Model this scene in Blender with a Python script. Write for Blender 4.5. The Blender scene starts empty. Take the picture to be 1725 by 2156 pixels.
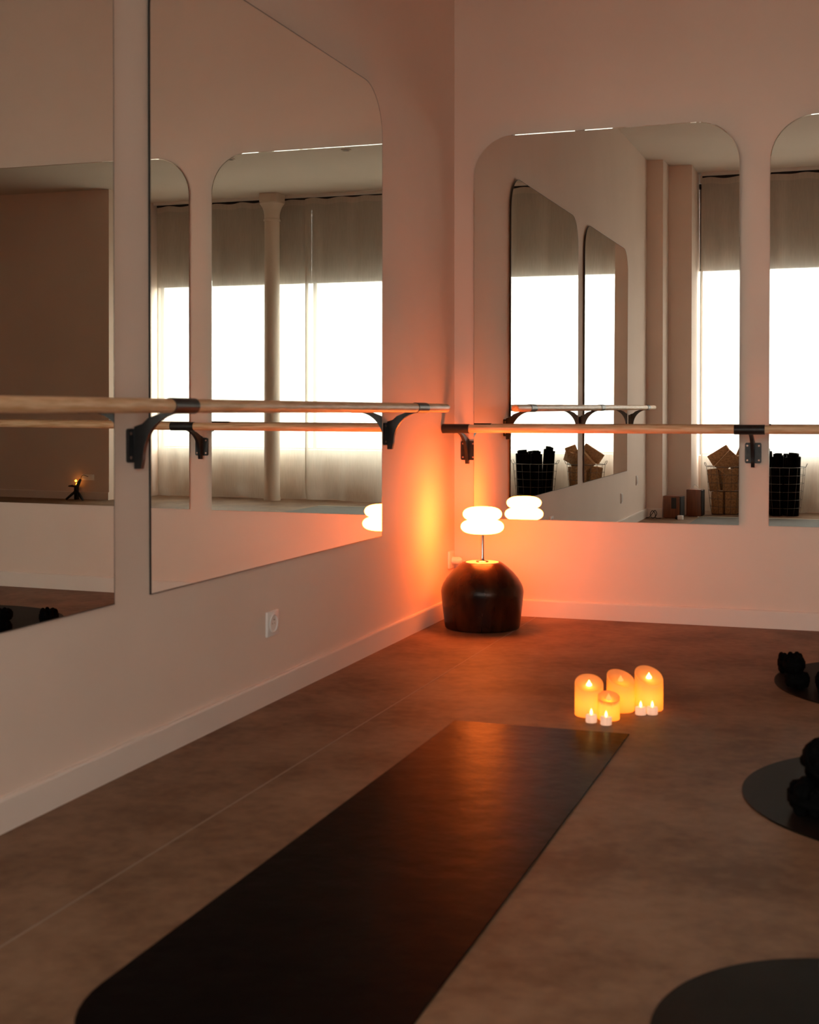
import bpy, bmesh, math, random
from mathutils import Vector, Matrix
random.seed(7)
scene = bpy.context.scene
COL = scene.collection
S = 1.08                      # model units (camera at height 1) to metres, applied to everything at the end
PI = math.pi

# ------------------------------------------------------------------ camera
CAM = Vector((1.95451, -6.33773, 1.0))
yaw, pitch, roll = 0.33051, -0.01886, -0.00069
F = Vector((-math.sin(yaw)*math.cos(pitch), math.cos(yaw)*math.cos(pitch), math.sin(pitch)))
R0 = Vector((math.cos(yaw), math.sin(yaw), 0)); U0 = R0.cross(F)
RR = R0*math.cos(roll)+U0*math.sin(roll); UU = U0*math.cos(roll)-R0*math.sin(roll)
cd = bpy.data.cameras.new('camera'); cam = bpy.data.objects.new('camera', cd); COL.objects.link(cam)
cam.matrix_world = Matrix(((RR.x, UU.x, -F.x, CAM.x*S), (RR.y, UU.y, -F.y, CAM.y*S), (RR.z, UU.z, -F.z, CAM.z*S), (0, 0, 0, 1)))
cd.sensor_fit = 'HORIZONTAL'; cd.sensor_width = 36
cd.lens = 2805.0/1725*36
cd.shift_x = (862.5-869.23)/1725; cd.shift_y = (920.14-1078)/1725
cd.clip_start = .02; cd.clip_end = 100
cd.dof.use_dof = True; cd.dof.focus_distance = 11.0*S; cd.dof.aperture_fstop = 6.5
scene.camera = cam

# ------------------------------------------------------------------ light
w = bpy.data.worlds.new('overcast_sky'); scene.world = w; w.use_nodes = True
bg = w.node_tree.nodes['Background']; bg.inputs[1].default_value = 13.8
_n = w.node_tree.nodes; _l = w.node_tree.links                          # bright overcast sky over a darker street
_tc = _n.new('ShaderNodeTexCoord'); _sp = _n.new('ShaderNodeSeparateXYZ'); _rp = _n.new('ShaderNodeValToRGB'); _mr = _n.new('ShaderNodeMapRange')
_mr.inputs[1].default_value = -1; _l.new(_tc.outputs['Generated'], _sp.inputs[0]); _l.new(_sp.outputs[2], _mr.inputs[0]); _l.new(_mr.outputs[0], _rp.inputs[0]); _l.new(_rp.outputs[0], bg.inputs[0])
_rp.color_ramp.elements[0].position = .40; _rp.color_ramp.elements[0].color = (.15, .14, .13, 1)
_rp.color_ramp.elements[1].position = .52; _rp.color_ramp.elements[1].color = (1, .98, .95, 1)
LAMP_COLOUR = (1.0, .162, .0215); LAMP_STRENGTH = 56.0
scene.view_settings.view_transform = 'Standard'; scene.view_settings.look = 'None'
scene.view_settings.exposure = 0.0; scene.view_settings.gamma = 1.0; scene.view_settings.use_curve_mapping = False
cy = scene.cycles
cy.use_denoising = True; cy.denoiser = 'OPENIMAGEDENOISE'
cy.max_bounces = 14; cy.diffuse_bounces = 7; cy.glossy_bounces = 8; cy.transparent_max_bounces = 12; cy.transmission_bounces = 6
cy.sample_clamp_indirect = 12.0; cy.blur_glossy = 0.0; cy.caustics_reflective = True
H = 3.297; YC = -6.92; YW = -7.075          # ceiling, curtain plane, window plane
XW = 5.80; YD = -5.99; XE = 8.6            # return of the far back wall, its face, end wall

for i, (x0, x1) in enumerate(((.37, 2.1), (2.1, 3.9), (3.9, 5.8))):      # portals: guide the sky light through the windows
    ld = bpy.data.lights.new('window_portal', 'AREA'); ld.shape = 'RECTANGLE'; ld.size = (x1-x0)*S; ld.size_y = 2.7*S
    ld.cycles.is_portal = True
    lo = bpy.data.objects.new('window_portal', ld); COL.objects.link(lo)
    lo.location = ((x0+x1)/2*S, (YW-.12)*S, 1.88*S); lo.rotation_euler = (PI/2, 0, 0)

# ------------------------------------------------------------------ materials
def mat(name, col, rough=.5, metal=0, spec=.5, noise=None, bump=None, **kw):
    m = bpy.data.materials.new(name); m.use_nodes = True; nt = m.node_tree; N = nt.nodes; L = nt.links
    b = N['Principled BSDF']
    b.inputs['Base Color'].default_value = (*col, 1); b.inputs['Roughness'].default_value = rough
    b.inputs['Metallic'].default_value = metal; b.inputs['Specular IOR Level'].default_value = spec
    tc = N.new('ShaderNodeTexCoord'); mp = N.new('ShaderNodeMapping'); L.new(tc.outputs['Object'], mp.inputs[0])
    if noise:          # (second colour, scale, stretch, detail, lo, hi)
        c2, sc, st, det, lo_, hi_ = noise
        mp.inputs['Scale'].default_value = st
        n = N.new('ShaderNodeTexNoise'); n.inputs['Scale'].default_value = sc; n.inputs['Detail'].default_value = det
        L.new(mp.outputs[0], n.inputs['Vector'])
        r = N.new('ShaderNodeValToRGB'); r.color_ramp.elements[0].position = lo_; r.color_ramp.elements[1].position = hi_
        r.color_ramp.elements[0].color = (*col, 1); r.color_ramp.elements[1].color = (*c2, 1)
        L.new(n.outputs['Fac'], r.inputs[0]); L.new(r.outputs[0], b.inputs['Base Color'])
    if bump:           # (scale, strength, distance)
        n2 = N.new('ShaderNodeTexNoise'); n2.inputs['Scale'].default_value = bump[0]; n2.inputs['Detail'].default_value = 4
        L.new(tc.outputs['Object'], n2.inputs['Vector'])
        bp = N.new('ShaderNodeBump'); bp.inputs['Strength'].default_value = bump[1]; bp.inputs['Distance'].default_value = bump[2]
        L.new(n2.outputs['Fac'], bp.inputs['Height']); L.new(bp.outputs[0], b.inputs['Normal'])
    for k, v in kw.items(): b.inputs[k].default_value = v
    return m

def emis(name, col, st):
    m = bpy.data.materials.new(name); m.use_nodes = True; nt = m.node_tree; nt.nodes.clear()
    e = nt.nodes.new('ShaderNodeEmission'); o = nt.nodes.new('ShaderNodeOutputMaterial')
    e.inputs[0].default_value = (*col, 1); e.inputs[1].default_value = st; nt.links.new(e.outputs[0], o.inputs[0]); return m

def cloth(name, col, trans, weave=90, c2=None, clear=0):
    m = bpy.data.materials.new(name); m.use_nodes = True; nt = m.node_tree; N = nt.nodes; L = nt.links; N.clear()
    o = N.new('ShaderNodeOutputMaterial'); d = N.new('ShaderNodeBsdfDiffuse'); t = N.new('ShaderNodeBsdfTranslucent'); mx = N.new('ShaderNodeMixShader')
    tc = N.new('ShaderNodeTexCoord'); n = N.new('ShaderNodeTexNoise'); mp = N.new('ShaderNodeMapping'); mp.inputs['Scale'].default_value = (1, 1, .12)
    L.new(tc.outputs['Object'], mp.inputs[0]); L.new(mp.outputs[0], n.inputs['Vector']); n.inputs['Scale'].default_value = weave; n.inputs['Detail'].default_value = 3
    r = N.new('ShaderNodeValToRGB'); r.color_ramp.elements[0].position = .3; r.color_ramp.elements[1].position = .75
    r.color_ramp.elements[0].color = (*[c*.9 for c in col], 1); r.color_ramp.elements[1].color = (*(c2 or col), 1)
    L.new(n.outputs['Fac'], r.inputs[0]); L.new(r.outputs[0], d.inputs[0]); L.new(r.outputs[0], t.inputs[0])
    mx.inputs[0].default_value = trans; L.new(d.outputs[0], mx.inputs[1]); L.new(t.outputs[0], mx.inputs[2]); L.new(mx.outputs[0], o.inputs[0])
    if clear:                        # the open part of a loose weave
        tp = N.new('ShaderNodeBsdfTransparent'); mc = N.new('ShaderNodeMixShader'); mc.inputs[0].default_value = clear
        L.new(mx.outputs[0], mc.inputs[1]); L.new(tp.outputs[0], mc.inputs[2]); L.new(mc.outputs[0], o.inputs[0])
    return m

M = {}
M['wall'] = mat('wall_paint', (.755, .61, .525), .75, spec=.2, noise=((.785, .64, .555), 1.6, (1, 1, 1), 3, .35, .65), bump=(160, .06, .002))
M['ceiling'] = mat('ceiling_paint', (.66, .59, .52), .9, spec=.1, noise=((.68, .61, .54), 2, (1, 1, 1), 2, .3, .7))
M['trim'] = mat('baseboard_paint', (.76, .66, .60), .4, spec=.35, noise=((.78, .68, .62), 3, (1, 1, 1), 2, .3, .7))
M['column'] = mat('column_paint', (.74, .64, .55), .5, noise=((.7, .6, .5), 7, (1, 1, .4), 4, .35, .7), bump=(30, .15, .004))
M['mirror'] = mat('mirror_silver', (.86, .865, .82), 0.0, 1.0, noise=((.865, .87, .825), 1, (1, 1, 1), 1, .4, .6))
M['edge_dark'] = mat('mirror_dark_edge', (.012, .011, .010), .35, noise=((.02, .02, .018), 20, (1, 1, 1), 2, .4, .6))
M['edge_pale'] = mat('mirror_pale_edge', (.30, .29, .27), .3, noise=((.16, .15, .14), 9, (1, 1, 1), 3, .45, .6))
M['wood'] = mat('pine_wood', (.80, .55, .34), .42, noise=((.62, .37, .19), 7, (1.2, 14, 14), 6, .38, .62), bump=(60, .05, .001))
M['wood_y'] = mat('pine_wood_long', (.80, .55, .34), .42, noise=((.62, .37, .19), 7, (14, 1.2, 14), 6, .38, .62), bump=(60, .05, .001))
M['black_metal'] = mat('black_powder_metal', (.013, .013, .014), .38, .3, noise=((.02, .02, .021), 40, (1, 1, 1), 2, .4, .6))
M['screw'] = mat('copper_screw', (.55, .33, .25), .35, .9, noise=((.45, .25, .18), 60, (1, 1, 1), 2, .4, .6))
M['plastic'] = mat('white_plastic', (.78, .74, .72), .35, noise=((.8, .76, .74), 10, (1, 1, 1), 1, .4, .6))
M['plastic_hole'] = mat('socket_shadow_plastic', (.30, .27, .26), .6, noise=((.25, .22, .2), 10, (1, 1, 1), 1, .4, .6))
M['rubber'] = mat('black_rubber_mat', (.0040, .0030, .0026), .31, spec=.5, IOR=1.065, noise=((.0028, .0022, .002), 9, (1, 1, 1), 5, .35, .65), bump=(11, .35, .006))
M['rubber'].node_tree.nodes['Principled BSDF'].inputs['Specular Tint'].default_value = (1, .6, .4, 1)
M['rubber_disc'] = mat('black_disc_mat', (.0095, .0078, .0062), .5, spec=.5, IOR=1.12, noise=((.007, .006, .005), 6, (1, 1, 1), 4, .35, .65), bump=(18, .12, .003))
M['weight'] = mat('black_weight_fabric', (.0025, .0025, .0025), .95, spec=.03, noise=((.0038, .0038, .0038), 50, (1, 1, 1), 3, .4, .6), bump=(120, .3, .002))
M['pouf'] = mat('dark_lacquer', (.060, .017, .005), .27, .35, spec=.35, noise=((.012, .003, .0015), 6, (2.2, 2.2, .8), 5, .35, .68), bump=(7, .12, .01))
M['cream'] = mat('cream_disc', (.74, .66, .58), .4, noise=((.7, .62, .54), 10, (1, 1, 1), 2, .4, .6))
M['chrome'] = mat('brushed_chrome', (.62, .58, .56), .18, 1.0, noise=((.5, .46, .44), 30, (1, 1, .1), 2, .4, .6))
M['shade'] = emis('lit_opal_glass', LAMP_COLOUR, LAMP_STRENGTH)
M['flame'] = emis('flame', (1, .62, .16), 9)
M['flame_dim'] = emis('flame_dim', (1, .5, .12), 1.1)
M['flame_amber'] = emis('flame_amber', (1, .33, .03), 6)
M['wax'] = cloth('candle_wax', (.88, .62, .36), .55, 12)
M['wax_white'] = cloth('tealight_white', (.88, .80, .76), .35, 30)
M['curtain'] = cloth('sheer_linen', (.80, .74, .66), .38, 60, clear=.15)
M['curtain_hem'] = cloth('doubled_linen_hem', (.78, .70, .62), .32, 60)
M['blind'] = cloth('blind_fabric', (.30, .27, .24), .012, 80)
M['cork'] = mat('cork', (.40, .21, .09), .85, noise=((.26, .13, .055), 55, (1, 1, 1), 5, .4, .62), bump=(90, .3, .002))
M['speaker_wood'] = mat('cherry_veneer', (.22, .065, .024), .4, noise=((.14, .038, .014), 6, (6, 6, .8), 5, .35, .65))
M['black_plastic'] = mat('black_plastic', (.012, .012, .013), .5, noise=((.018, .018, .018), 30, (1, 1, 1), 2, .4, .6))
M['wire'] = mat('blackened_wire', (.10, .085, .075), .35, .8, noise=((.16, .14, .12), 20, (1, 1, 1), 2, .4, .6))
M['frame'] = mat('window_frame_paint', (.30, .29, .28), .5, noise=((.33, .32, .31), 10, (1, 1, 1), 1, .4, .6))
M['grey_mat'] = mat('grey_mat_fabric', (.10, .09, .078), .7, noise=((.085, .075, .065), 12, (1, 1, 1), 4, .4, .6))
M['dark_band'] = mat('brown_band_fabric', (.06, .045, .03), .6, noise=((.1, .08, .055), 3, (1, 1, 1), 2, .45, .55))
M['pale_band'] = mat('pale_edging', (.62, .57, .48), .6, noise=((.58, .53, .45), 12, (1, 1, 1), 2, .4, .6))

def pane_mat():
    m = bpy.data.materials.new('window_glass'); m.use_nodes = True; nt = m.node_tree; N = nt.nodes; L = nt.links; N.clear()
    o = N.new('ShaderNodeOutputMaterial'); t = N.new('ShaderNodeBsdfTransparent'); g = N.new('ShaderNodeBsdfGlossy'); g.inputs['Roughness'].default_value = .02
    t.inputs[0].default_value = (.93, .95, .94, 1)
    mx = N.new('ShaderNodeMixShader'); mx.inputs[0].default_value = .06
    L.new(t.outputs[0], mx.inputs[1]); L.new(g.outputs[0], mx.inputs[2]); L.new(mx.outputs[0], o.inputs[0]); return m
M['pane'] = pane_mat()

def floor_mat():
    m = bpy.data.materials.new('mineral_floor'); m.use_nodes = True; nt = m.node_tree; N = nt.nodes; L = nt.links
    b = N['Principled BSDF']; b.inputs['Roughness'].default_value = .55; b.inputs['Specular IOR Level'].default_value = .18
    tc = N.new('ShaderNodeTexCoord')
    n = N.new('ShaderNodeTexNoise'); n.inputs['Scale'].default_value = 2.6; n.inputs['Detail'].default_value = 9; n.inputs['Roughness'].default_value = .62
    n2 = N.new('ShaderNodeTexNoise'); n2.inputs['Scale'].default_value = 22; n2.inputs['Detail'].default_value = 5
    L.new(tc.outputs['Object'], n.inputs[0]); L.new(tc.outputs['Object'], n2.inputs[0])
    mixf = N.new('ShaderNodeMath'); mixf.operation = 'MULTIPLY_ADD'; mixf.inputs[1].default_value = .35
    L.new(n2.outputs['Fac'], mixf.inputs[0]); L.new(n.outputs['Fac'], mixf.inputs[2])
    r = N.new('ShaderNodeValToRGB'); r.color_ramp.elements[0].position = .52; r.color_ramp.elements[1].position = .86
    r.color_ramp.elements[0].color = (.135, .070, .038, 1); r.color_ramp.elements[1].color = (.275, .165, .102, 1)
    L.new(mixf.outputs[0], r.inputs[0])
    L.new(r.outputs[0], b.inputs['Base Color'])
    return m
M['floor'] = floor_mat()
M['grout'] = mat('pale_joint', (.30, .22, .17), .6, noise=((.27, .2, .15), 12, (1, 1, 1), 2, .4, .6))

# ------------------------------------------------------------------ mesh helpers
class MB:
    def __init__(s): s.bm = bmesh.new(); s.mi = 0
    def _f(s, vs):
        try: f = s.bm.faces.new(vs); f.material_index = s.mi; return f
        except ValueError: return None
    def box(s, x0, x1, y0, y1, z0, z1, mtx=None, bev=0):
        r = bmesh.ops.create_cube(s.bm, size=1)
        vs = r['verts']
        for v in vs:
            v.co = Vector(((x0+x1)/2+v.co.x*(x1-x0), (y0+y1)/2+v.co.y*(y1-y0), (z0+z1)/2+v.co.z*(z1-z0)))
        if bev:
            es = list({e for v in vs for e in v.link_edges})
            rb = bmesh.ops.bevel(s.bm, geom=es, offset=bev, segments=2, profile=.5, affect='EDGES')
            vs = list({v for f in rb['faces'] for v in f.verts} | {v for v in vs if v.is_valid})
            seen = set(vs); st = list(vs)
            while st:
                for e in st.pop().link_edges:
                    for q in e.verts:
                        if q not in seen: seen.add(q); st.append(q)
            vs = list(seen)
        if mtx is not None:
            for v in vs: v.co = mtx @ v.co
        for f in {f for v in vs for f in v.link_faces}: f.material_index = s.mi
        return s
    def ring(s, c, ax, r, n, squash=1.0):
        ax = Vector(ax).normalized(); a = ax.orthogonal().normalized(); b = ax.cross(a)
        return [s.bm.verts.new(Vector(c)+a*r*math.cos(2*PI*i/n)+b*r*math.sin(2*PI*i/n)*squash) for i in range(n)]
    def bridge(s, A, B):
        n = len(A)
        for i in range(n): s._f((A[i], A[(i+1) % n], B[(i+1) % n], B[i]))
    def tube(s, pts, r, n=8, cap=True, closed=False):
        pts = [Vector(p) for p in pts]; N = len(pts); rs = r if isinstance(r, (list, tuple)) else [r]*N
        rings = []; prev = None
        for i, p in enumerate(pts):
            if closed: t = pts[(i+1) % N]-pts[i-1]
            else: t = pts[min(i+1, N-1)]-pts[max(i-1, 0)]
            t.normalize()
            if prev is None: a = t.orthogonal().normalized()
            else: a = (prev-t*prev.dot(t)).normalized()
            prev = a; b = t.cross(a)
            rings.append([s.bm.verts.new(p+(a*math.cos(2*PI*k/n)+b*math.sin(2*PI*k/n))*rs[i]) for k in range(n)])
        for i in range(N-1): s.bridge(rings[i], rings[i+1])
        if closed: s.bridge(rings[-1], rings[0])
        elif cap: s._f(rings[0][::-1]); s._f(rings[-1])
        return s
    def lathe(s, prof, c=(0, 0), n=48, wob=None, capb=True, capt=True):
        rings = []
        for r, z in prof:
            if r < 1e-6: rings.append([s.bm.verts.new((c[0], c[1], z))])
            else: rings.append([s.bm.verts.new((c[0]+r*math.cos(2*PI*i/n), c[1]+r*math.sin(2*PI*i/n), z if not wob else wob(r, z, 2*PI*i/n))) for i in range(n)])
        for A, B in zip(rings, rings[1:]):
            if len(A) == 1 and len(B) > 1:
                for i in range(n): s._f((A[0], B[(i+1) % n], B[i]))
            elif len(B) == 1 and len(A) > 1:
                for i in range(n): s._f((A[i], A[(i+1) % n], B[0]))
            elif len(A) > 1: s.bridge(A, B)
        if capb and len(rings[0]) > 1: s._f(rings[0][::-1])
        if capt and len(rings[-1]) > 1: s._f(rings[-1])
        return s
    def prism(s, poly, fn, d0, d1):      # poly of 2D points; fn(u, v, d) -> 3D
        A = [s.bm.verts.new(fn(u, v, d0)) for u, v in poly]; B = [s.bm.verts.new(fn(u, v, d1)) for u, v in poly]
        s._f(A[::-1]); s._f(B); s.bridge(A, B); return s
    def build(s, name, m, parent=None, smooth=False, auto=None, recalc=True):
        if recalc: bmesh.ops.recalc_face_normals(s.bm, faces=s.bm.faces)
        me = bpy.data.meshes.new(name); s.bm.to_mesh(me); s.bm.free()
        for mm in (m if isinstance(m, (list, tuple)) else [m]): me.materials.append(mm)
        if smooth or auto:
            for p in me.polygons: p.use_smooth = True
            if auto: me.set_sharp_from_angle(angle=math.radians(auto))
        o = bpy.data.objects.new(name, me); COL.objects.link(o)
        if parent: o.parent = parent
        return o

def tag(o, label, cat, group=None, kind=None):
    o['label'] = label; o['category'] = cat
    if group: o['group'] = group
    if kind: o['kind'] = kind
    return o
def thing(name, label, cat, loc=(0, 0, 0), rz=0, group=None):
    o = bpy.data.objects.new(name, None); COL.objects.link(o); o.empty_display_size = .05
    o.location = loc; o.rotation_euler = (0, 0, rz); return tag(o, label, cat, group)
def struct(o, label=None, cat=None):
    o['kind'] = 'structure'
    if label: o['label'] = label; o['category'] = cat
    return o
def dup(root, loc, rz=0, label=None, rot=None):
    r = root.copy(); COL.objects.link(r); r.location = loc; r.rotation_euler = rot if rot else (0, 0, rz)
    if label: r['label'] = label
    for ch in list(root.children):
        c = ch.copy(); COL.objects.link(c); c.parent = r
        for g in ch.children:
            d = g.copy(); COL.objects.link(d); d.parent = c
    return r

# ------------------------------------------------------------------ room shell
def sbox(name, b, m, label, cat='wall'):
    return struct(MB().box(*b).build(name, m), label, cat)
sbox('floor', (-.15, XE+.15, -7.5, .15, -.12, 0), M['floor'], 'warm brown mottled mineral floor of the studio', 'floor')
sbox('ceiling', (-.15, XE+.15, -7.17, .15, H, H+.12), M['ceiling'], 'off-white plaster ceiling seen in the mirrors', 'ceiling')
sbox('wall_left', (-.15, 0, -7.17, 0, 0, H), M['wall'], 'beige pink wall on the left carrying two tall mirrors')
sbox('wall_right', (-.15, XE+.15, 0, .15, 0, H), M['wall'], 'beige pink wall on the right carrying wide mirrors and barre')
sbox('wall_end', (XE, XE+.15, -7.5, 0, 0, H), M['wall'], 'plain beige wall closing the far end of the room')
sbox('wall_back', (XW, XE, -7.17, YD, 0, H), M['wall'], 'dim brown back wall beside the curtained windows')
sbox('wall_corner', (0, .149, -7.17, -6.08, 0, H), M['wall'], 'first step of the pilaster beside the speakers')
sbox('wall_pilaster', (.149, .366, -7.17, -6.44, 0, H), M['wall'], 'second deeper step of the pilaster beside the curtain')
sbox('wall_parapet', (.366, XW, -7.17, -7.03, 0, .54), M['wall'], 'low wall under the windows behind the curtain hems')
sbox('wall_header', (.366, XW, -7.17, YW, 3.22, H), M['wall'], 'strip of wall above the windows behind the curtain rail')

def baseboard(name, pts_fn, length0, length1, label):
    mb = MB(); prof = [(0, 0), (.015, 0), (.015, .0765), (.013, .0815), (.008, .083), (0, .083)]
    A = [mb.bm.verts.new(pts_fn(length0, u, v)) for u, v in prof]; B = [mb.bm.verts.new(pts_fn(length1, u, v)) for u, v in prof]
    mb._f(A); mb._f(B[::-1]); mb.bridge(A, B)
    return struct(mb.build(name, M['trim']), label, 'baseboard')
baseboard('baseboard_left', lambda l, u, v: (u, -l, v), .016, 6.08, 'painted baseboard running along the left wall')
baseboard('baseboard_right', lambda l, u, v: (l, -u, v), 0, XE, 'painted baseboard running along the right wall')
baseboard('baseboard_back', lambda l, u, v: (l, YD+u, v), XW, XE, 'painted baseboard along the dim back wall')
baseboard('baseboard_corner', lambda l, u, v: (l, -6.08+u, v), .016, .149, 'short baseboard across the first pilaster step')
struct(MB().box(.4195, .4245, -5.3, -.016, 0, .0006).build('trim_1', M['grout']), 'thin pale joint line in the floor running to the right wall', 'floor joint')
struct(MB().box(.4195, .4245, -6.9, -6.25, 0, .0006).build('trim_2', M['grout']), 'thin pale joint line in the floor by the speakers', 'floor joint')

for i, (x0, x1, lb) in enumerate(((.366, 2.1, 'window nearest the pilaster, behind the sheer curtain'), (2.1, 3.9, 'middle window behind the sheer curtain'), (3.9, XW, 'window beside the dim back wall, behind the sheer curtain'))):
    mb = MB(); t = .016
    for b in ((x0+.002, x0+t, .545, 3.215), (x1-t, x1-.002, .545, 3.215), (x0+t, x1-t, .545, .545+t), (x0+t, x1-t, 3.18, 3.215)):
        mb.box(b[0], b[1], YW-.07, YW-.035, b[2], b[3])
    fr = struct(mb.build('window_%d' % (i+1), M['frame']), lb, 'window')
    MB().box(x0+t, x1-t, YW-.055, YW-.05, .562, 3.179).build('pane', M['pane'], fr)
    bl = thing('roller_blind', ('grey roller blind half lowered over the window by the pilaster', 'grey roller blind half lowered over the middle window', 'grey roller blind half lowered behind the iron column')[i], 'blind', ((x0+x1)/2, YW+.04, 3.17), group='roller blinds over the windows')
    hw = (x1-x0)/2-.001
    MB().box(-hw, hw, -.001, .001, 2.365-3.17, -.005).build('blind_fabric', M['blind'], bl)
    MB().tube([(-hw, 0, .012), (hw, 0, .012)], .028, 16).build('roller', M['black_plastic'], bl, auto=40)
    MB().tube([(-hw, 0, 2.36-3.17), (hw, 0, 2.36-3.17)], .007, 8).build('bottom_bar', M['blind'], bl, auto=40)

# ------------------------------------------------------------------ curtains on a ceiling rail
rail = MB(); rail.box(.40, XW-.02, YC-.02, YC+.02, 3.268, 3.2965); tag(rail.build('curtain_rail', M['plastic']), 'thin white curtain rail fixed under the ceiling along the windows', 'curtain rail')
rail = MB(); rail.box(.40, XW-.02, YC-.085, YC-.055, 3.19, 3.2965); tag(rail.build('recess_shade_strip', M['black_plastic']), 'black strip standing in for the unlit window recess behind the curtain tops', 'shade strip')  # black strip put in for the shade of the recess above the curtains

def curtain(x0, x1, seed, label, dy=0):
    rnd = random.Random(seed); t = thing('curtain', label, 'curtain', ((x0+x1)/2, YC+dy, 0), group='sheer curtains along the windows')
    cx = (x0+x1)/2; W = x1-x0; nx = int(W*90); zs = [0.006, .03, .06, .1, .2, .35, .5, .7, .95, 1.3, 1.7, 2.1, 2.5, 2.8, 3.0, 3.1, 3.19]
    ph = [(rnd.uniform(0, 6.28), rnd.uniform(.6, 1.4)) for _ in range(6)]
    def y(x, z):
        k = .55+.45*(1-z/3.25); f = x*15
        a = math.sin(f+1.1*math.sin(x*3.1+ph[0][0])+ph[1][0])*.017*ph[1][1]+math.sin(f*2.3+ph[2][0])*.006+math.sin(x*4.3+ph[3][0])*.014*k
        a += .02*math.sin(x*7+z*2.5+ph[4][0])*max(0, (.8-z))
        if z < .12: a += (.12-z)*.35*math.sin(x*6+ph[5][0])
        return a
    def top(x): return .012*math.sin(x*21+ph[2][0])*.6
    mb = MB(); g = []
    for z in zs:
        row = []
        for i in range(nx+1):
            x = x0+W*i/nx
            zz = z+(top(x) if z > 3.1 else 0)+(max(0, .012*math.sin(x*9+ph[3][0])+.006*math.sin(x*23)) if z < .1 else 0)
            row.append(mb.bm.verts.new((x-cx, y(x, z), zz)))
        g.append(row)
    for j in range(len(zs)-1):
        for i in range(nx): mb._f((g[j][i], g[j][i+1], g[j+1][i+1], g[j+1][i]))
    mb.build('curtain_cloth', M['curtain'], t, smooth=True, recalc=False)
    mb = MB(); g = []                                   # gathered heading tape
    for z in (3.185, 3.21, 3.245):
        g.append([mb.bm.verts.new((x0+W*i/nx-cx, y(x0+W*i/nx, 3.19)+.0015, z+top(x0+W*i/nx))) for i in range(nx+1)])
    for j in range(2):
        for i in range(nx): mb._f((g[j][i], g[j][i+1], g[j+1][i+1], g[j+1][i]))
    mb.build('heading', M['curtain_hem'], t, smooth=True, recalc=False)
    for x, d in ((x0+.008, -1), (x1-.008, 1)):          # side hems
        mb = MB()
        rows = [[mb.bm.verts.new((x+dx-cx, y(x+dx, z)+.0015, z)) for dx in (-.008, .008)] for z in zs]
        for j in range(len(rows)-1): mb._f((rows[j][0], rows[j][1], rows[j+1][1], rows[j+1][0]))
        mb.build('side_hem', M['curtain'], t, smooth=True, recalc=False)
curtain(.40, 2.10, 3, 'sheer off-white curtain behind the baskets of blocks and mats')
curtain(2.085, 3.905, 11, 'sheer off-white curtain in the middle, right of the column', .045)
curtain(3.885, 5.74, 23, 'sheer off-white curtain hanging behind the iron column')

# ------------------------------------------------------------------ iron column
t = thing('iron_column', 'slender cream painted column with a flared capital before the curtains', 'column', (4.245, -6.76, 0))
MB().lathe([(.092, 0), (.092, .02), (.086, .05), (.084, 1.5), (.080, 3.0)], n=40).build('shaft', M['column'], t, auto=35)
mb = MB().lathe([(.080, 3.0), (.088, 3.0), (.092, 3.012), (.088, 3.026), (.082, 3.03), (.083, 3.07), (.09, 3.11), (.104, 3.15), (.124, 3.18), (.132, 3.19), (.132, 3.2), (.08, 3.2)], n=40)
mb.box(-.105, .105, -.105, .105, 3.2, H-.0005, bev=.006)
mb.build('capital', M['column'], t, auto=35)

# ------------------------------------------------------------------ mirrors (each panel leans by its own few milliradians)
def rounded_top(a, b, z0, z1, r=.2, n=14):
    p = [(a, z0), (b, z0), (b, z1-r)]
    p += [(b-r+r*math.cos(k*PI/2/n), z1-r+r*math.sin(k*PI/2/n)) for k in range(1, n+1)]
    p += [(a+r-r*math.sin(k*PI/2/n), z1-r+r*math.cos(k*PI/2/n)) for k in range(0, n+1)]
    return p
def mirror(side, a, b, z0, z1, t, q, c, label, edge, r=.2):
    poly = rounded_top(a, b, z0, z1, r)
    if side == 'L': fn = lambda u, v, d: (.0135-d-t*(-u-c)-q*(v-1.3), -u, v)
    else: fn = lambda u, v, d: (u, -.0135+d+t*(u-c)+q*(v-1.3), v)
    mb = MB()
    A = [mb.bm.verts.new(fn(u, v, 0)) for u, v in poly]; B = [mb.bm.verts.new(fn(u, v, .006)) for u, v in poly]
    cu, cv = (a+b)/2, (z0+z1)/2; ku, kv = 1-.0028/((b-a)/2), 1-.0028/((z1-z0)/2)
    if side == 'R':                  # polished rim, its tilt shaped to reflect the windows as a bright line
        for v_, (u, v) in zip(A, poly): v_.co = Vector(fn(u, v, -.00032 if v > z0 else 0))
    I = [mb.bm.verts.new(fn(cu+(u-cu)*ku, cv+(v-cv)*kv, 0)) for u, v in poly]
    mb.mi = 0; mb._f(I); mb.mi = 1 if side == 'L' else 0; mb.bridge(I, A); mb.mi = 1; mb._f(B[::-1]); mb.bridge(A, B)
    o = mb.build('wall_mirror', [M['mirror'], M[edge]])
    return tag(o, label, 'mirror', 'wall mirrors with rounded top corners')
mirror('L', 1.07773, 2.97251, .47574, 2.34782, -.00405, -.00238, -1.4, 'tall mirror on the left wall nearest the corner lamp', 'edge_dark')
mirror('L', 3.17457, 5.02614, .47574, 2.34782, -.0040, -.00356, -3.0, 'tall mirror on the left wall cut off by the left picture edge', 'edge_dark')
mirror('R', .10402, 1.38288, .4738, 2.34888, .00039, -.00187, .8, 'wide mirror on the right wall reflecting the lamp and speakers', 'edge_pale')
mirror('R', 1.5177, 3.35, .4738, 2.34888, .00039, -.00187, .8, 'mirror on the right wall cut off by the right picture edge', 'edge_pale')

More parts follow.
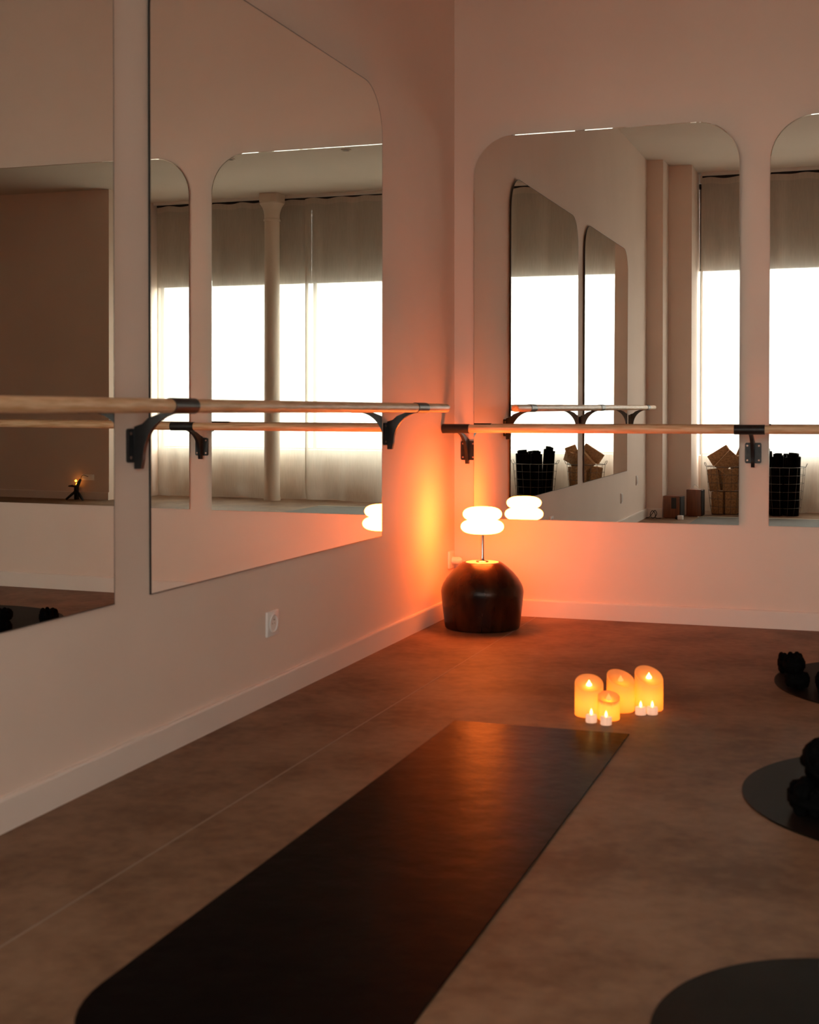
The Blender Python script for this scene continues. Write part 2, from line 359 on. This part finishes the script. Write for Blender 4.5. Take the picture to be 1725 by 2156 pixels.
# ------------------------------------------------------------------ barres and brackets
BX, BZ, BY, RZ = .1548, 1.0170, .2105, .9195
def barre(p0, p1, m, label):
    p0, p1 = Vector(p0), Vector(p1); d = (p1-p0).normalized(); L = (p1-p0).length
    mb = MB(); r = .0198
    pts = [p0, p0+d*.002, p0+d*.006]+[p0+d*(L*i/24) for i in range(1, 24)]+[p1-d*.006, p1-d*.002, p1]
    mb.tube(pts, [r*.86, r*.96, r]+[r]*23+[r, r*.96, r*.86], 28)
    o = mb.build('ballet_barre', m, auto=50); return tag(o, label, 'barre')
barre((BX, -.628, BZ), (BX, -5.53, BZ), M['wood_y'], 'round pale wooden ballet barre along the left wall mirrors')
barre((.004, -BY, RZ), (4.5, -BY, RZ), M['wood'], 'round pale wooden ballet barre along the right wall mirrors')

def bracket():
    # built against a wall at y=0 facing -y, barre axis at (0,-off,0)
    t = thing('barre_bracket', '', 'bracket', group='black brackets holding the barres')
    return t
def make_bracket(off):
    t = bracket()
    mb = MB()                                              # rounded wall plate
    w2, z0, z1, r = .037, -.158, -.063, .008
    poly = []
    for cx, cz, a0 in ((w2-r, z0+r, -PI/2), (w2-r, z1-r, 0), (-w2+r, z1-r, PI/2), (-w2+r, z0+r, PI)):
        for k in range(5): a = a0+k*PI/8; poly.append((cx+r*math.cos(a), cz+r*math.sin(a)))
    mb.prism(poly, lambda u, v, d: (u, -d, v), .0005, .009)
    plate = mb.build('wall_plate', M['black_metal'], t, auto=40)
    for sx in (-1, 1):
        for z in (z0+.014, z1-.014):
            MB().tube([(sx*.026, -.009, z), (sx*.026, -.0115, z)], .0042, 10).build('screw', M['screw'], plate, auto=40)
    mb = MB(); th = .0078; k = off/.155                      # curved fin
    low = [(.009, -.176), (.030, -.176), (.036, -.150)]
    for i in range(13):
        a = i/12*PI/2*.93; low.append((.036+(.118*k+.0)*(1-math.cos(a)), -.150+.130*math.sin(a)))
    up = [(off+.014, -.015), (off-.035, -.012), (off*.6, -.019), (off*.34, -.034), (.034, -.050), (.009, -.058)]
    mb.prism(low+up, lambda u, v, d: (d, -u, v), -th, th)
    mb.build('arm', M['black_metal'], t, auto=40)
    mb = MB(); ro, ri, L2 = .0222, .0200, .067                # sleeve around the barre
    n = 32; rings = []
    for x, r in ((-L2, ri), (-L2, ro), (L2, ro), (L2, ri)):
        rings.append([mb.bm.verts.new((x, -off+r*math.cos(2*PI*i/n), r*math.sin(2*PI*i/n))) for i in range(n)])
    for A, B in zip(rings, rings[1:]+rings[:1]): mb.bridge(A, B)
    mb.build('sleeve', M['black_metal'], t, auto=40)
    return t
br = make_bracket(BY)
br.location = (1.446, 0, RZ); br['label'] = 'black bracket between the two right wall mirrors, thin fin seen head on'
# the bracket at the very corner: shifted plate
dup(br, (.0725, 0, RZ), 0, 'black bracket in the room corner holding the start of the right barre')
dup(br, (3.42, 0, RZ), 0, 'black bracket beyond the second right wall mirror')
bl_ = make_bracket(BX)
bl_.location = (0, -3.06, BZ); bl_.rotation_euler = (0, 0, PI/2); bl_['label'] = 'large black bracket between the two left wall mirrors'
dup(bl_, (0, -.994, BZ), PI/2, 'black bracket on the left wall nearest the lit corner')
dup(bl_, (0, -5.14, BZ), PI/2, 'black bracket at the window end of the left barre')

# ------------------------------------------------------------------ sockets and switches
def socket(name, loc, rz, wd, ht, label, round_=True, cat='socket'):
    t = thing(name, label, cat, loc, rz)                    # plate lies in x-z plane, faces -y
    MB().box(-wd/2, wd/2, -.009, -.0003, -ht/2, ht/2, bev=.002).build('face_plate', M['plastic'], t, auto=40)
    if round_:
        n = 28; mb = MB(); rings = []
        for r, d in ((.031, -.009), (.031, -.0125), (.0285, -.0125), (.0265, -.0095)):
            rings.append([mb.bm.verts.new((r*math.cos(2*PI*i/n), d, r*math.sin(2*PI*i/n))) for i in range(n)])
        for A, B in zip(rings, rings[1:]): mb.bridge(A, B)
        mb._f(rings[-1]); mb.build('outlet_ring', M['plastic'], t, auto=40)
        for x in (-.0095, .0095): MB().tube([(x, -.0094, 0), (x, -.0101, 0)], .0026, 10).build('pin_hole', M['plastic_hole'], t)
        MB().tube([(0, -.0094, .013), (0, -.014, .013)], .0023, 10).build('earth_pin', M['chrome'], t)
    return t
socket('wall_socket', (0, -2.152, .27), PI/2, .094, .086, 'white square power socket low on the left wall below the mirror')
sk = socket('wall_socket', (0, -.072, .272), PI/2, .084, .086, 'white power socket in the corner beside the dark pouf', False)
pl = thing('power_plug', 'pale power plug pushed into the corner socket', 'plug', (.0095, -.068, .268))
MB().lathe([(.014, 0), (.019, .002), (.019, .034), (.015, .044), (.008, .05)], n=20).build('plug_body', M['plastic'], pl, auto=40).rotation_euler = (0, PI/2, 0)
MB().tube([(.048, 0, 0), (.07, -.004, -.004), (.085, -.02, -.05), (.08, -.05, -.13), (.06, -.06, -.22), (.05, -.07, -.262), (.07, -.16, -.265)], .003, 8).build('cord', M['plastic'], pl, smooth=True)
for y, z, lb in ((-4.74, .262, 'small white wall plate near the window end of the left wall, lower one'), (-5.51, .37, 'small white wall plate near the window end of the left wall, upper one')):
    t = socket('wall_switch', (0, y, z), PI/2, .06, .085, lb, False, 'switch')
    MB().box(-.022, .022, -.0125, -.0095, -.03, .03, bev=.001).build('rocker', M['plastic'], t, auto=40)
M['plastic_white'] = mat('bright_white_plastic', (.93, .91, .9), .3, noise=((.95, .93, .92), 10, (1, 1, 1), 1, .4, .6))
_pl = M['plastic']; M['plastic'] = M['plastic_white']
t = socket('double_socket', (6.055, YD, .237), PI, .15, .062, 'white double socket low on the dim back wall', False)
for x in (-.038, .038): MB().tube([(x, -.009, 0), (x, -.0115, 0)], .021, 20).build('outlet_face', M['plastic'], t, auto=40)
M['plastic'] = _pl

# ------------------------------------------------------------------ ceiling downlights
for x, y, lb in ((3.726, -4.778, 'small recessed ceiling downlight seen at the mirror corner'), (2.542, -4.707, 'small recessed ceiling downlight nearer the left wall')):
    t = thing('ceiling_downlight', lb, 'downlight', (x, y, H), group='ceiling downlights')
    n = 28; mb = MB(); rings = []
    for r, z in ((.045, -.0005), (.045, -.006), (.034, -.008), (.030, -.002)):
        rings.append([mb.bm.verts.new((r*math.cos(2*PI*i/n), r*math.sin(2*PI*i/n), z)) for i in range(n)])
    for A, B in zip(rings, rings[1:]): mb.bridge(A, B)
    mb.build('bezel', M['ceiling'], t, auto=40)
    MB().tube([(0, 0, -.001), (0, 0, -.003)], .030, 24).build('lens', M['black_plastic'], t, auto=40)

# ------------------------------------------------------------------ pouf table and lamp
LX, LY = .2600, -.4058
t = thing('drum_stool', 'dark glossy rounded drum stool standing in the corner under the lamp', 'stool', (LX, LY, 0))
MB().lathe([(.160, 0), (.168, .001), (.1725, .006), (.1745, .014), (.180, .06), (.186, .11), (.1905, .155), (.1915, .17), (.189, .186), (.182, .205), (.166, .232), (.143, .259), (.118, .282), (.099, .2965), (.090, .3025), (.084, .3045), (.080, .304), (.078, .300), (.078, .2985), (0, .2985)], n=64, capt=False).build('drum', M['pouf'], t, auto=50)
MB().lathe([(0, .2988), (.0765, .2988), (.0772, .3015), (.0762, .3052), (0, .3052)], n=48, capb=False, capt=False).build('tray', M['cream'], t, auto=50)
t = thing('table_lamp', 'lit lamp with two stacked white glass discs on a metal stem', 'lamp', (LX, LY, .3054))
MB().lathe([(0, 0), (.028, 0), (.03, .002), (.028, .0045), (.012, .006), (.009, .012), (.009, .026), (.0078, .03), (.0078, .124), (.012, .126), (.014, .131), (0, .131)], n=32, capb=False, capt=False).build('stem', M['chrome'], t, auto=50)
def lobe(r, z0, z1, a0, a1, p, k=18):
    c = (z0+z1)/2; h = (z1-z0)/2; P = []
    for i in range(k+1):
        a = math.radians(a0+(a1-a0)*i/k); P.append((r*max(0, math.cos(a))**p, c+h*math.sin(a)))
    return P
pr = lobe(.100, .130, .197, -89.9, 58, .50)+lobe(.0905, .188, .2555, -52, 89.9, .60)+[(0, .2555)]
MB().lathe(pr, n=56, capt=False).build('lamp_shade', M['shade'], t, smooth=True)

# ------------------------------------------------------------------ yoga mats
def long_mat(x0, x1, y0, y1, label, name='yoga_mat', m=None, th=.004, near_round=True):
    r = (x1-x0)/2; cx = (x0+x1)/2; poly = [(x0, y0), (x1, y0), (x1, y1+r)]
    n = 26
    for i in range(1, n): a = PI*i/n; poly.append((cx+r*math.cos(a), y1+r-r*math.sin(a)))
    poly.append((x0, y1+r))
    mb = MB()
    def lay(z, ins):
        out = []
        for x, y in poly:
            out.append(mb.bm.verts.new((cx+(x-cx)*(1-ins/r), (y0+y1)/2+(y-(y0+y1)/2)*(1-ins/r*.3), z)))
        return out
    A = lay(.0004, 0); B = lay(th-.001, 0); C_ = lay(th, .0015)
    mb._f(A[::-1]); mb.bridge(A, B); mb.bridge(B, C_); mb._f(C_)
    return tag(mb.build(name, m or M['rubber']), label, 'yoga mat')
long_mat(.6905, 1.2565, -2.238, -4.615, 'long black yoga mat with a rounded near end in the middle of the floor')
def disc_mat(c, r, label, ry=None):
    mb = MB(); n = 96; ry = ry or r; L3 = []
    for z, k in ((.0004, 1), (.0035, 1), (.0045, .997)):
        L3.append([mb.bm.verts.new((r*k*math.cos(2*PI*i/n), ry*k*math.sin(2*PI*i/n), z)) for i in range(n)])
    mb._f(L3[0][::-1]); mb.bridge(L3[0], L3[1]); mb.bridge(L3[1], L3[2]); mb._f(L3[2])
    o = mb.build('round_mat', M['rubber_disc']); o.location = (c[0], c[1], 0)
    return tag(o, label, 'round mat', 'round black mats on the right')
disc_mat((2.169, -1.19), .547, 'round black mat at the right edge farthest away, weights on it')
disc_mat((2.155, -2.70), .517, 'round black mat at the right edge in the middle, weights on it')
disc_mat((1.965, -4.150), .345, 'round black mat in the bottom right corner, bare')

# ------------------------------------------------------------------ ankle weights: padded segments sewn in a row and rolled up
def ankle_weight(label, loc, rz, n=9, R=.042, seg=.022, hgt=.075, rot=None, spiral=1.35):
    t = thing('ankle_weight', label, 'ankle weight', loc, rz, 'black ankle weights on the round mats')
    if rot: t.rotation_euler = rot
    mb = MB()
    for i in range(n):
        a = spiral*2*PI*i/n; rr = R*(1-.30*i/n)
        cx, cyy = rr*math.cos(a), rr*math.sin(a)
        h = hgt*random.uniform(.88, 1.12)
        m4 = Matrix.Translation((cx, cyy, hgt/2)) @ Matrix.Rotation(a, 4, 'Z') @ Matrix.Rotation(random.uniform(-.12, .12), 4, 'X')
        rad = seg*.55
        prof = [(0, -h/2), (rad*.6, -h/2+.003), (rad*.95, -h/2+.012), (rad, 0), (rad*.95, h/2-.012), (rad*.6, h/2-.003), (0, h/2)]
        k = len(mb.bm.verts)
        mb.lathe(prof, n=12, capb=False, capt=False); mb.bm.verts.ensure_lookup_table()
        for v in mb.bm.verts[k:]: v.co = m4 @ v.co
    mb.build('sand_pouches', M['weight'], t, smooth=True)
    mb = MB(); pts = []
    for i in range(28):
        a = spiral*2*PI*i/27; rr = R*(1-.30*i/27)+seg*.6
        pts.append((rr*math.cos(a), rr*math.sin(a), hgt*.5))
    rows = [[mb.bm.verts.new((p[0], p[1], hgt*.5+dz)) for dz in (-.011, .011)] for p in pts]
    rows2 = [[mb.bm.verts.new((p[0]*1.03, p[1]*1.03, hgt*.5+dz)) for dz in (-.011, .011)] for p in pts]
    for A_, B_ in ((rows, 0), (rows2, 0)):
        for i in range(len(A_)-1): mb._f((A_[i][0], A_[i][1], A_[i+1][1], A_[i+1][0]))
    for i in range(len(rows)-1):
        for k in (0, 1): mb._f((rows[i][k], rows2[i][k], rows2[i+1][k], rows[i+1][k]))
    mb.build('strap', M['weight'], t, smooth=True)
    return t
ankle_weight('lower black ankle weight in the stack on the farthest round mat', (1.712, -1.37, .005), .3, n=11, R=.032, hgt=.060)
ankle_weight('upper black ankle weight in the stack on the farthest round mat', (1.704, -1.372, .066), 1.1, n=11, R=.029, hgt=.052)
ankle_weight('small black ankle weight right of the stack on the farthest round mat', (1.822, -1.34, .005), .8, n=10, R=.038, hgt=.058)
ankle_weight('black ankle weight hidden behind the stack on the farthest round mat', (1.672, -1.08, .005), .2, n=12, R=.036, hgt=.075)
ankle_weight('wide black ankle weight lying low on the middle round mat', (1.856, -2.90, .005), .2, n=12, R=.074, seg=.040, hgt=.078)
ankle_weight('black ankle weight standing tall on top on the middle round mat', (1.832, -2.83, .096), .4, n=11, R=.044, seg=.034, hgt=.082, rot=(.9, .35, .5))
ankle_weight('black ankle weight propping the tall one on the middle round mat', (1.885, -2.72, .005), 1.2, n=11, R=.052, seg=.03, hgt=.085)

# ------------------------------------------------------------------ candles
def pillar(label, x, y, r, h0, h1, az, lit, energy):
    # slanted top: highest at azimuth az
    t = thing('pillar_candle', label, 'candle', (x, y, 0), group='lit pillar candles beyond the mat')
    n = 48; d = Vector((math.cos(az), math.sin(az)))
    def topz(px, py): return (h0+h1)/2+(h1-h0)/2*((px*d.x+py*d.y)/r)
    mb = MB(); rings = []
    def rg(rad, zf): rings.append([mb.bm.verts.new((rad*math.cos(2*PI*i/n), rad*math.sin(2*PI*i/n), zf(rad*math.cos(2*PI*i/n), rad*math.sin(2*PI*i/n)))) for i in range(n)])
    rg(r*.93, lambda a, b: .001); rg(r, lambda a, b: .004)
    for k in (.25, .5, .75, .96): rg(r, lambda a, b, k=k: .004+(topz(a, b)-.004)*k)
    rg(r, lambda a, b: topz(a, b)-.003); rg(r*.975, lambda a, b: topz(a, b)); rg(r*.93, lambda a, b: topz(a, b)-.001)
    for f_, dp in ((.75, .006), (.5, .011), (.25, .014)):
        rg(r*f_, lambda a, b, dp=dp: topz(a, b)-dp)
    for A, B in zip(rings, rings[1:]): mb.bridge(A, B)
    mb._f(rings[-1]); mb._f(rings[0][::-1])
    mb.build('wax', M['wax'], t, smooth=True)
    zc = (h0+h1)/2-.014
    fl = [(0, 0), (.0045, .001), (.0085, .004), (.0075, .009), (.0042, .014), (.0015, .020), (0, .023)]
    MB().lathe([(a*1.15, b+zc+.001) for a, b in fl], n=16, capb=False, capt=False).build('flame', M['flame' if lit else 'flame_dim'], t, smooth=True)
    MB().tube([(0, 0, zc-.004), (0, 0, zc+.004)], .0011, 6).build('wick', M['black_plastic'], t)
    ld = bpy.data.lights.new('candle_bulb', 'POINT'); ld.energy = energy; ld.color = (1, .34, .02); ld.shadow_soft_size = .010
    lo = bpy.data.objects.new('candle_bulb', ld); COL.objects.link(lo); lo.parent = t; lo.location = (0, 0, h0*.52)
    return t
EN = .30
pillar('left pillar candle with slanted top of the four beyond the mat', 1.0855, -2.018, .047, .088, .130, 1.9, True, EN)
pillar('rear pillar candle behind the short one, its flame barely showing', 1.172, -1.915, .0465, .088, .133, 2.3, False, EN)
pillar('right pillar candle standing apart behind two tealights', 1.2585, -1.868, .0475, .090, .142, 2.2, True, EN)
pillar('shortest pillar candle in front with a faint flame', 1.157, -2.052, .036, .064, .088, 1.9, False, EN*.7)
def tealight(x, y, label):
    t = thing('tealight', label, 'tealight', (x, y, 0), group='small white tealights at the pillar candles')
    MB().lathe([(0, .0005), (.0165, .0005), (.0182, .002), (.0182, .024), (.0172, .026), (.014, .0262), (.0095, .0235), (0, .023)], n=32, capb=False, capt=False).build('cup', M['wax_white'], t, auto=50)
    ld = bpy.data.lights.new('cup_fill_light', 'POINT'); ld.energy = .012; ld.color = (1, .62, .4); ld.shadow_soft_size = .004  # added light inside the cup, only to brighten its sides
    lo = bpy.data.objects.new('cup_fill_light', ld); COL.objects.link(lo); lo.parent = t; lo.location = (0, 0, .013)
    MB().lathe([(0, .024), (.0032, .027), (.0046, .032), (.0032, .039), (0, .046)], n=14, capb=False, capt=False).build('flame', M['flame'], t, smooth=True)
tealight(1.112, -2.112, 'leftmost white tealight before the left pillar candle')
tealight(1.163, -2.128, 'white tealight directly before the shortest pillar candle')
tealight(1.2445, -1.950, 'left one of the two tealights touching by the right candle')
tealight(1.2805, -1.936, 'right one of the two tealights touching by the right candle')

# ------------------------------------------------------------------ things by the window
def speaker(label, x, y, wx, dy, h, rz, port):
    t = thing('bookshelf_speaker', label, 'speaker', (x, y, 0), rz, 'cherry wood speakers on the floor')
    MB().box(-wx/2, wx/2-.012, -dy/2, dy/2, .004, h, bev=.003).build('cabinet', M['speaker_wood'], t, auto=40)
    MB().box(wx/2-.012, wx/2, -dy/2+.004, dy/2-.004, .008, h-.006, bev=.003).build('grille', M['black_plastic'], t, auto=40)
    for sx in (-1, 1):
        for sy in (-1, 1): MB().tube([(sx*(wx/2-.025), sy*(dy/2-.02), 0), (sx*(wx/2-.025), sy*(dy/2-.02), .004)], .008, 10).build('foot', M['black_plastic'], t)
    if port: MB().box(-.005, .042, dy/2, dy/2+.003, .09, .19, bev=.001).build('control_panel', M['black_plastic'], t)
    return t
speaker('shorter cherry wood speaker nearer the corner with a dark panel', .258, -6.06, .165, .15, .205, .12, True)
speaker('taller cherry wood speaker beside the basket of cork blocks', .420, -6.345, .148, .15, .25, .05, False)
def cord(label, pts, m, name='coiled_cable', r=.0035):
    P3 = []
    for i in range(len(pts)-1):
        p0 = Vector(pts[max(i-1, 0)]); p1 = Vector(pts[i]); p2 = Vector(pts[i+1]); p3 = Vector(pts[min(i+2, len(pts)-1)])
        for k in range(6):
            u = k/6; P3.append(.5*((2*p1)+(p2-p0)*u+(2*p0-5*p1+4*p2-p3)*u*u+(3*p1-p0-3*p2+p3)*u**3))
    P3.append(Vector(pts[-1]))
    return tag(MB().tube(P3, r, 8).build(name, m, smooth=True), label, 'cable')
cord('black looped cable lying beside the shorter speaker', [(.02, -5.97, .004), (.05, -5.95, .012), (.09, -5.93, .06), (.105, -5.93, .075), (.12, -5.93, .04), (.09, -5.91, .005), (.06, -5.93, .03), (.075, -5.94, .07), (.1, -5.95, .05), (.115, -5.92, .006), (.16, -5.90, .004)], M['black_plastic'])
t = thing('power_adapter', 'small white power adapter on the floor before the shorter speaker', 'adapter', (.345, -5.86, 0), .3)
MB().box(-.024, .024, -.018, .018, .0005, .04, bev=.004).build('adapter_body', M['plastic'], t, auto=40)
MB().tube([(-.024, 0, .018), (-.045, 0, .018)], .016, 16).build('adapter_plug', M['black_plastic'], t, auto=40)
cord('thin white cable arching over the taller speaker', [(.385, -6.47, .004), (.383, -6.47, .12), (.385, -6.46, .26), (.40, -6.44, .285), (.43, -6.41, .268), (.44, -6.39, .253)], M['plastic'], r=.002)

def basket(label, x, y, rt, rb, h):
    t = thing('wire_basket', label, 'basket', (x, y, 0), group='wire baskets before the curtain')
    def rad(z): return rb+(rt-rb)*min(1, (z/h))**.75
    N = 40
    mb = MB(); z = h; mb.tube([(rad(z)*math.cos(2*PI*i/N), rad(z)*math.sin(2*PI*i/N), z) for i in range(N)], .0032, 8, closed=True); mb.build('rim', M['wire'], t, smooth=True)
    mb = MB()
    for k in range(1, 6): z = h*k/6; mb.tube([(rad(z)*math.cos(2*PI*i/N), rad(z)*math.sin(2*PI*i/N), z) for i in range(N)], .0017, 6, closed=True)
    for i in range(16):
        a = 2*PI*i/16; pts = [(rad(z)*math.cos(a), rad(z)*math.sin(a), z) for z in [h*j/8 for j in range(8, -1, -1)]]+[(0, 0, .003)]
        pts[-2] = (rad(0)*math.cos(a), rad(0)*math.sin(a), .003)
        mb.tube(pts, .0015, 5)
    mb.build('wire_mesh', M['wire'], t, smooth=True)
    for s in (-1, 1):
        mb = MB(); a0 = s*0
        mb.tube([(s*rad(h), -.05, h), (s*(rad(h)+.012), -.05, h+.028), (s*(rad(h)+.014), -.042, h+.034), (s*(rad(h)+.014), .042, h+.034), (s*(rad(h)+.012), .05, h+.028), (s*rad(h), .05, h)], .0025, 6); mb.build('handle', M['wire'], t, smooth=True)
    return t
B1 = (.668, -6.655); B2 = (1.175, -6.655)
basket('wire basket full of cork yoga blocks beside the speakers', B1[0], B1[1], .185, .135, .455)
basket('wire basket holding rolled black mats before the curtain', B2[0], B2[1], .222, .165, .455)

def roll_mat(label, x, y, r, h, lean, az, turns=3.2):
    mb = MB(); N = 90; th = .0042
    def P2(i, o):
        a = 2*PI*turns*i/N; rr = r*(.25+.75*i/N)+o; return rr*math.cos(a), rr*math.sin(a)
    for z0, z1 in ((0, h),):
        A = [[mb.bm.verts.new((*P2(i, o), z+(.022*math.sin(i*.05) if z > 0 else 0))) for z in (z0, z1)] for o in (0, -th) for i in range(N+1)]
        O_, I_ = A[:N+1], A[N+1:]
        for i in range(N):
            mb._f((O_[i][0], O_[i+1][0], O_[i+1][1], O_[i][1])); mb._f((I_[i][1], I_[i+1][1], I_[i+1][0], I_[i][0]))
            mb._f((O_[i][1], O_[i+1][1], I_[i+1][1], I_[i][1])); mb._f((O_[i][0], I_[i][0], I_[i+1][0], O_[i+1][0]))
        for i in (0, N): mb._f((O_[i][0], O_[i][1], I_[i][1], I_[i][0]))
    o = mb.build('rolled_mat', M['rubber'], auto=50); o.location = (x, y, .006)
    o.rotation_euler = (lean*math.cos(az), lean*math.sin(az), az*1.7)
    return tag(o, label, 'rolled mat', 'rolled black mats in the wire basket')
roll_mat('rolled black mat at the outer side of the basket, flared top', B2[0]+.095, B2[1]+.045, .078, .565, .05, .9)
roll_mat('rolled black mat in the middle of the basket', B2[0]-.035, B2[1]+.085, .066, .560, .04, 2.5)
roll_mat('rolled black mat on the block basket side with a pointed top', B2[0]-.10, B2[1]-.02, .062, .60, .06, 4.1, 2.4)
roll_mat('rolled black mat at the rear of the basket', B2[0]+.03, B2[1]-.09, .070, .55, .04, 5.4)

blk = None
def block(label, x, y, z, rot):
    global blk
    if blk is None:
        blk = MB().box(-.055, .055, -.035, .035, -.0, .21, bev=.005).build('cork_block', M['cork'], auto=40); o = blk
    else: o = blk.copy(); COL.objects.link(o)
    o.location = (x, y, z); o.rotation_euler = rot
    return tag(o, label, 'cork block', 'cork yoga blocks in the wire basket')
bx, by = B1
block('cork block standing upright low left at the front of the basket', bx-.068, by+.06, .006, (0, 0, .15))
block('cork block standing upright low centre at the front of the basket', bx+.052, by+.06, .006, (0, 0, -.12))
block('cork block standing low at the rear left', bx-.062, by-.05, .006, (0, 0, .1))
block('cork block standing low at the rear right', bx+.055, by-.055, .006, (0, 0, -.2))
block('cork block standing on the second layer at the front', bx+.03, by+.066, .222, (0, .02, -.1))
block('cork block leaning on the left of the second layer', bx-.085, by+.04, .224, (-.05, -.12, .3))
block('cork block upright at the rear of the second layer', bx+.10, by-.02, .222, (0, .1, -.5))
block('cork block rear left second layer', bx-.05, by-.06, .222, (0, 0, .2))
block('cork block tipped diagonally out of the basket top left', bx-.145, by+.005, .50, (.1, 1.0, .1))
block('cork block tilted across the basket top centre', bx-.06, by+.09, .425, (.05, .75, -.15))
block('cork block lying tilted on the basket top right', bx+.045, by+.005, .475, (.1, 1.25, -.5))
block('cork block poking up behind at the basket top right', bx+.10, by-.09, .43, (.1, .35, .3))

# long grey floor mat close to the windows, right before the baskets
t = thing('floor_runner', 'long grey floor runner with a dark band before the windows', 'runner', (0, 0, 0))
MB().box(.475, 3.44, -5.93, -5.25, .0004, .005).build('runner_cloth', M['grey_mat'], t)
MB().box(.475, 3.44, -6.19, -5.93, .0004, .005).build('dark_band', M['dark_band'], t)
MB().box(.455, 3.46, -6.215, -6.19, .0004, .006).build('edging', M['pale_band'], t)

# ------------------------------------------------------------------ tripod and candle by the dim back wall
TX, TY = 6.115, -5.86
t = thing('mini_tripod', 'small black tripod with a side arm at the dim back wall', 'tripod', (TX, TY, 0))
for dx, dy in ((.105, .04), (-.11, .05), (.045, -.04)):
    MB().tube([(0, 0, .105), (dx*.5, dy*.5, .055), (dx, dy, .006)], [.013, .014, .012], 10).build('leg', M['black_plastic'], t, smooth=True)
MB().tube([(.012, 0, .095), (0, 0, .13), (-.045, 0, .215), (-.05, 0, .222)], [.020, .021, .014, .009], 12).build('post', M['black_plastic'], t, smooth=True)
MB().tube([(0, 0, .14), (.05, 0, .15), (.10, 0, .146)], [.011, .013, .007], 10).build('arm', M['black_plastic'], t, smooth=True)
cord('thin black charging cable from the tripod up to the double socket', [(TX-.048, TY, .21), (TX-.045, TY-.02, .25), (TX-.05, TY-.06, .262), (TX-.066, YD+.016, .244)], M['black_plastic'], name='charging_cable', r=.0025)
t = thing('votive_candle', 'small amber votive candle glowing behind the black tripod', 'candle', (TX+.055, YD+.05, 0))
MB().lathe([(0, .001), (.024, .001), (.026, .004), (.026, .155), (.023, .155), (.022, .15), (0, .15)], n=24, capb=False, capt=False).build('holder', M['dark_band'], t, auto=50)
MB().lathe([(0, .150), (.007, .154), (.010, .162), (.006, .172), (0, .180)], n=16, capb=False, capt=False).build('flame', M['flame_amber'], t, smooth=True)
ld = bpy.data.lights.new('votive_glow', 'POINT'); ld.energy = .10; ld.color = (1, .28, .02); ld.shadow_soft_size = .012
lo = bpy.data.objects.new('votive_glow', ld); COL.objects.link(lo); lo.parent = t; lo.location = (0, .012, .20)

# ------------------------------------------------------------------ scale the model to metres
done = set()
for o in list(COL.objects):
    if o.type == 'CAMERA' or o.name.startswith('window_portal'): continue
    o.location = o.location*S
    if o.type == 'MESH' and o.data.name not in done:
        done.add(o.data.name); o.data.transform(Matrix.Scale(S, 4))
    if o.type == 'LIGHT': o.data.energy *= S*S; o.data.shadow_soft_size *= S
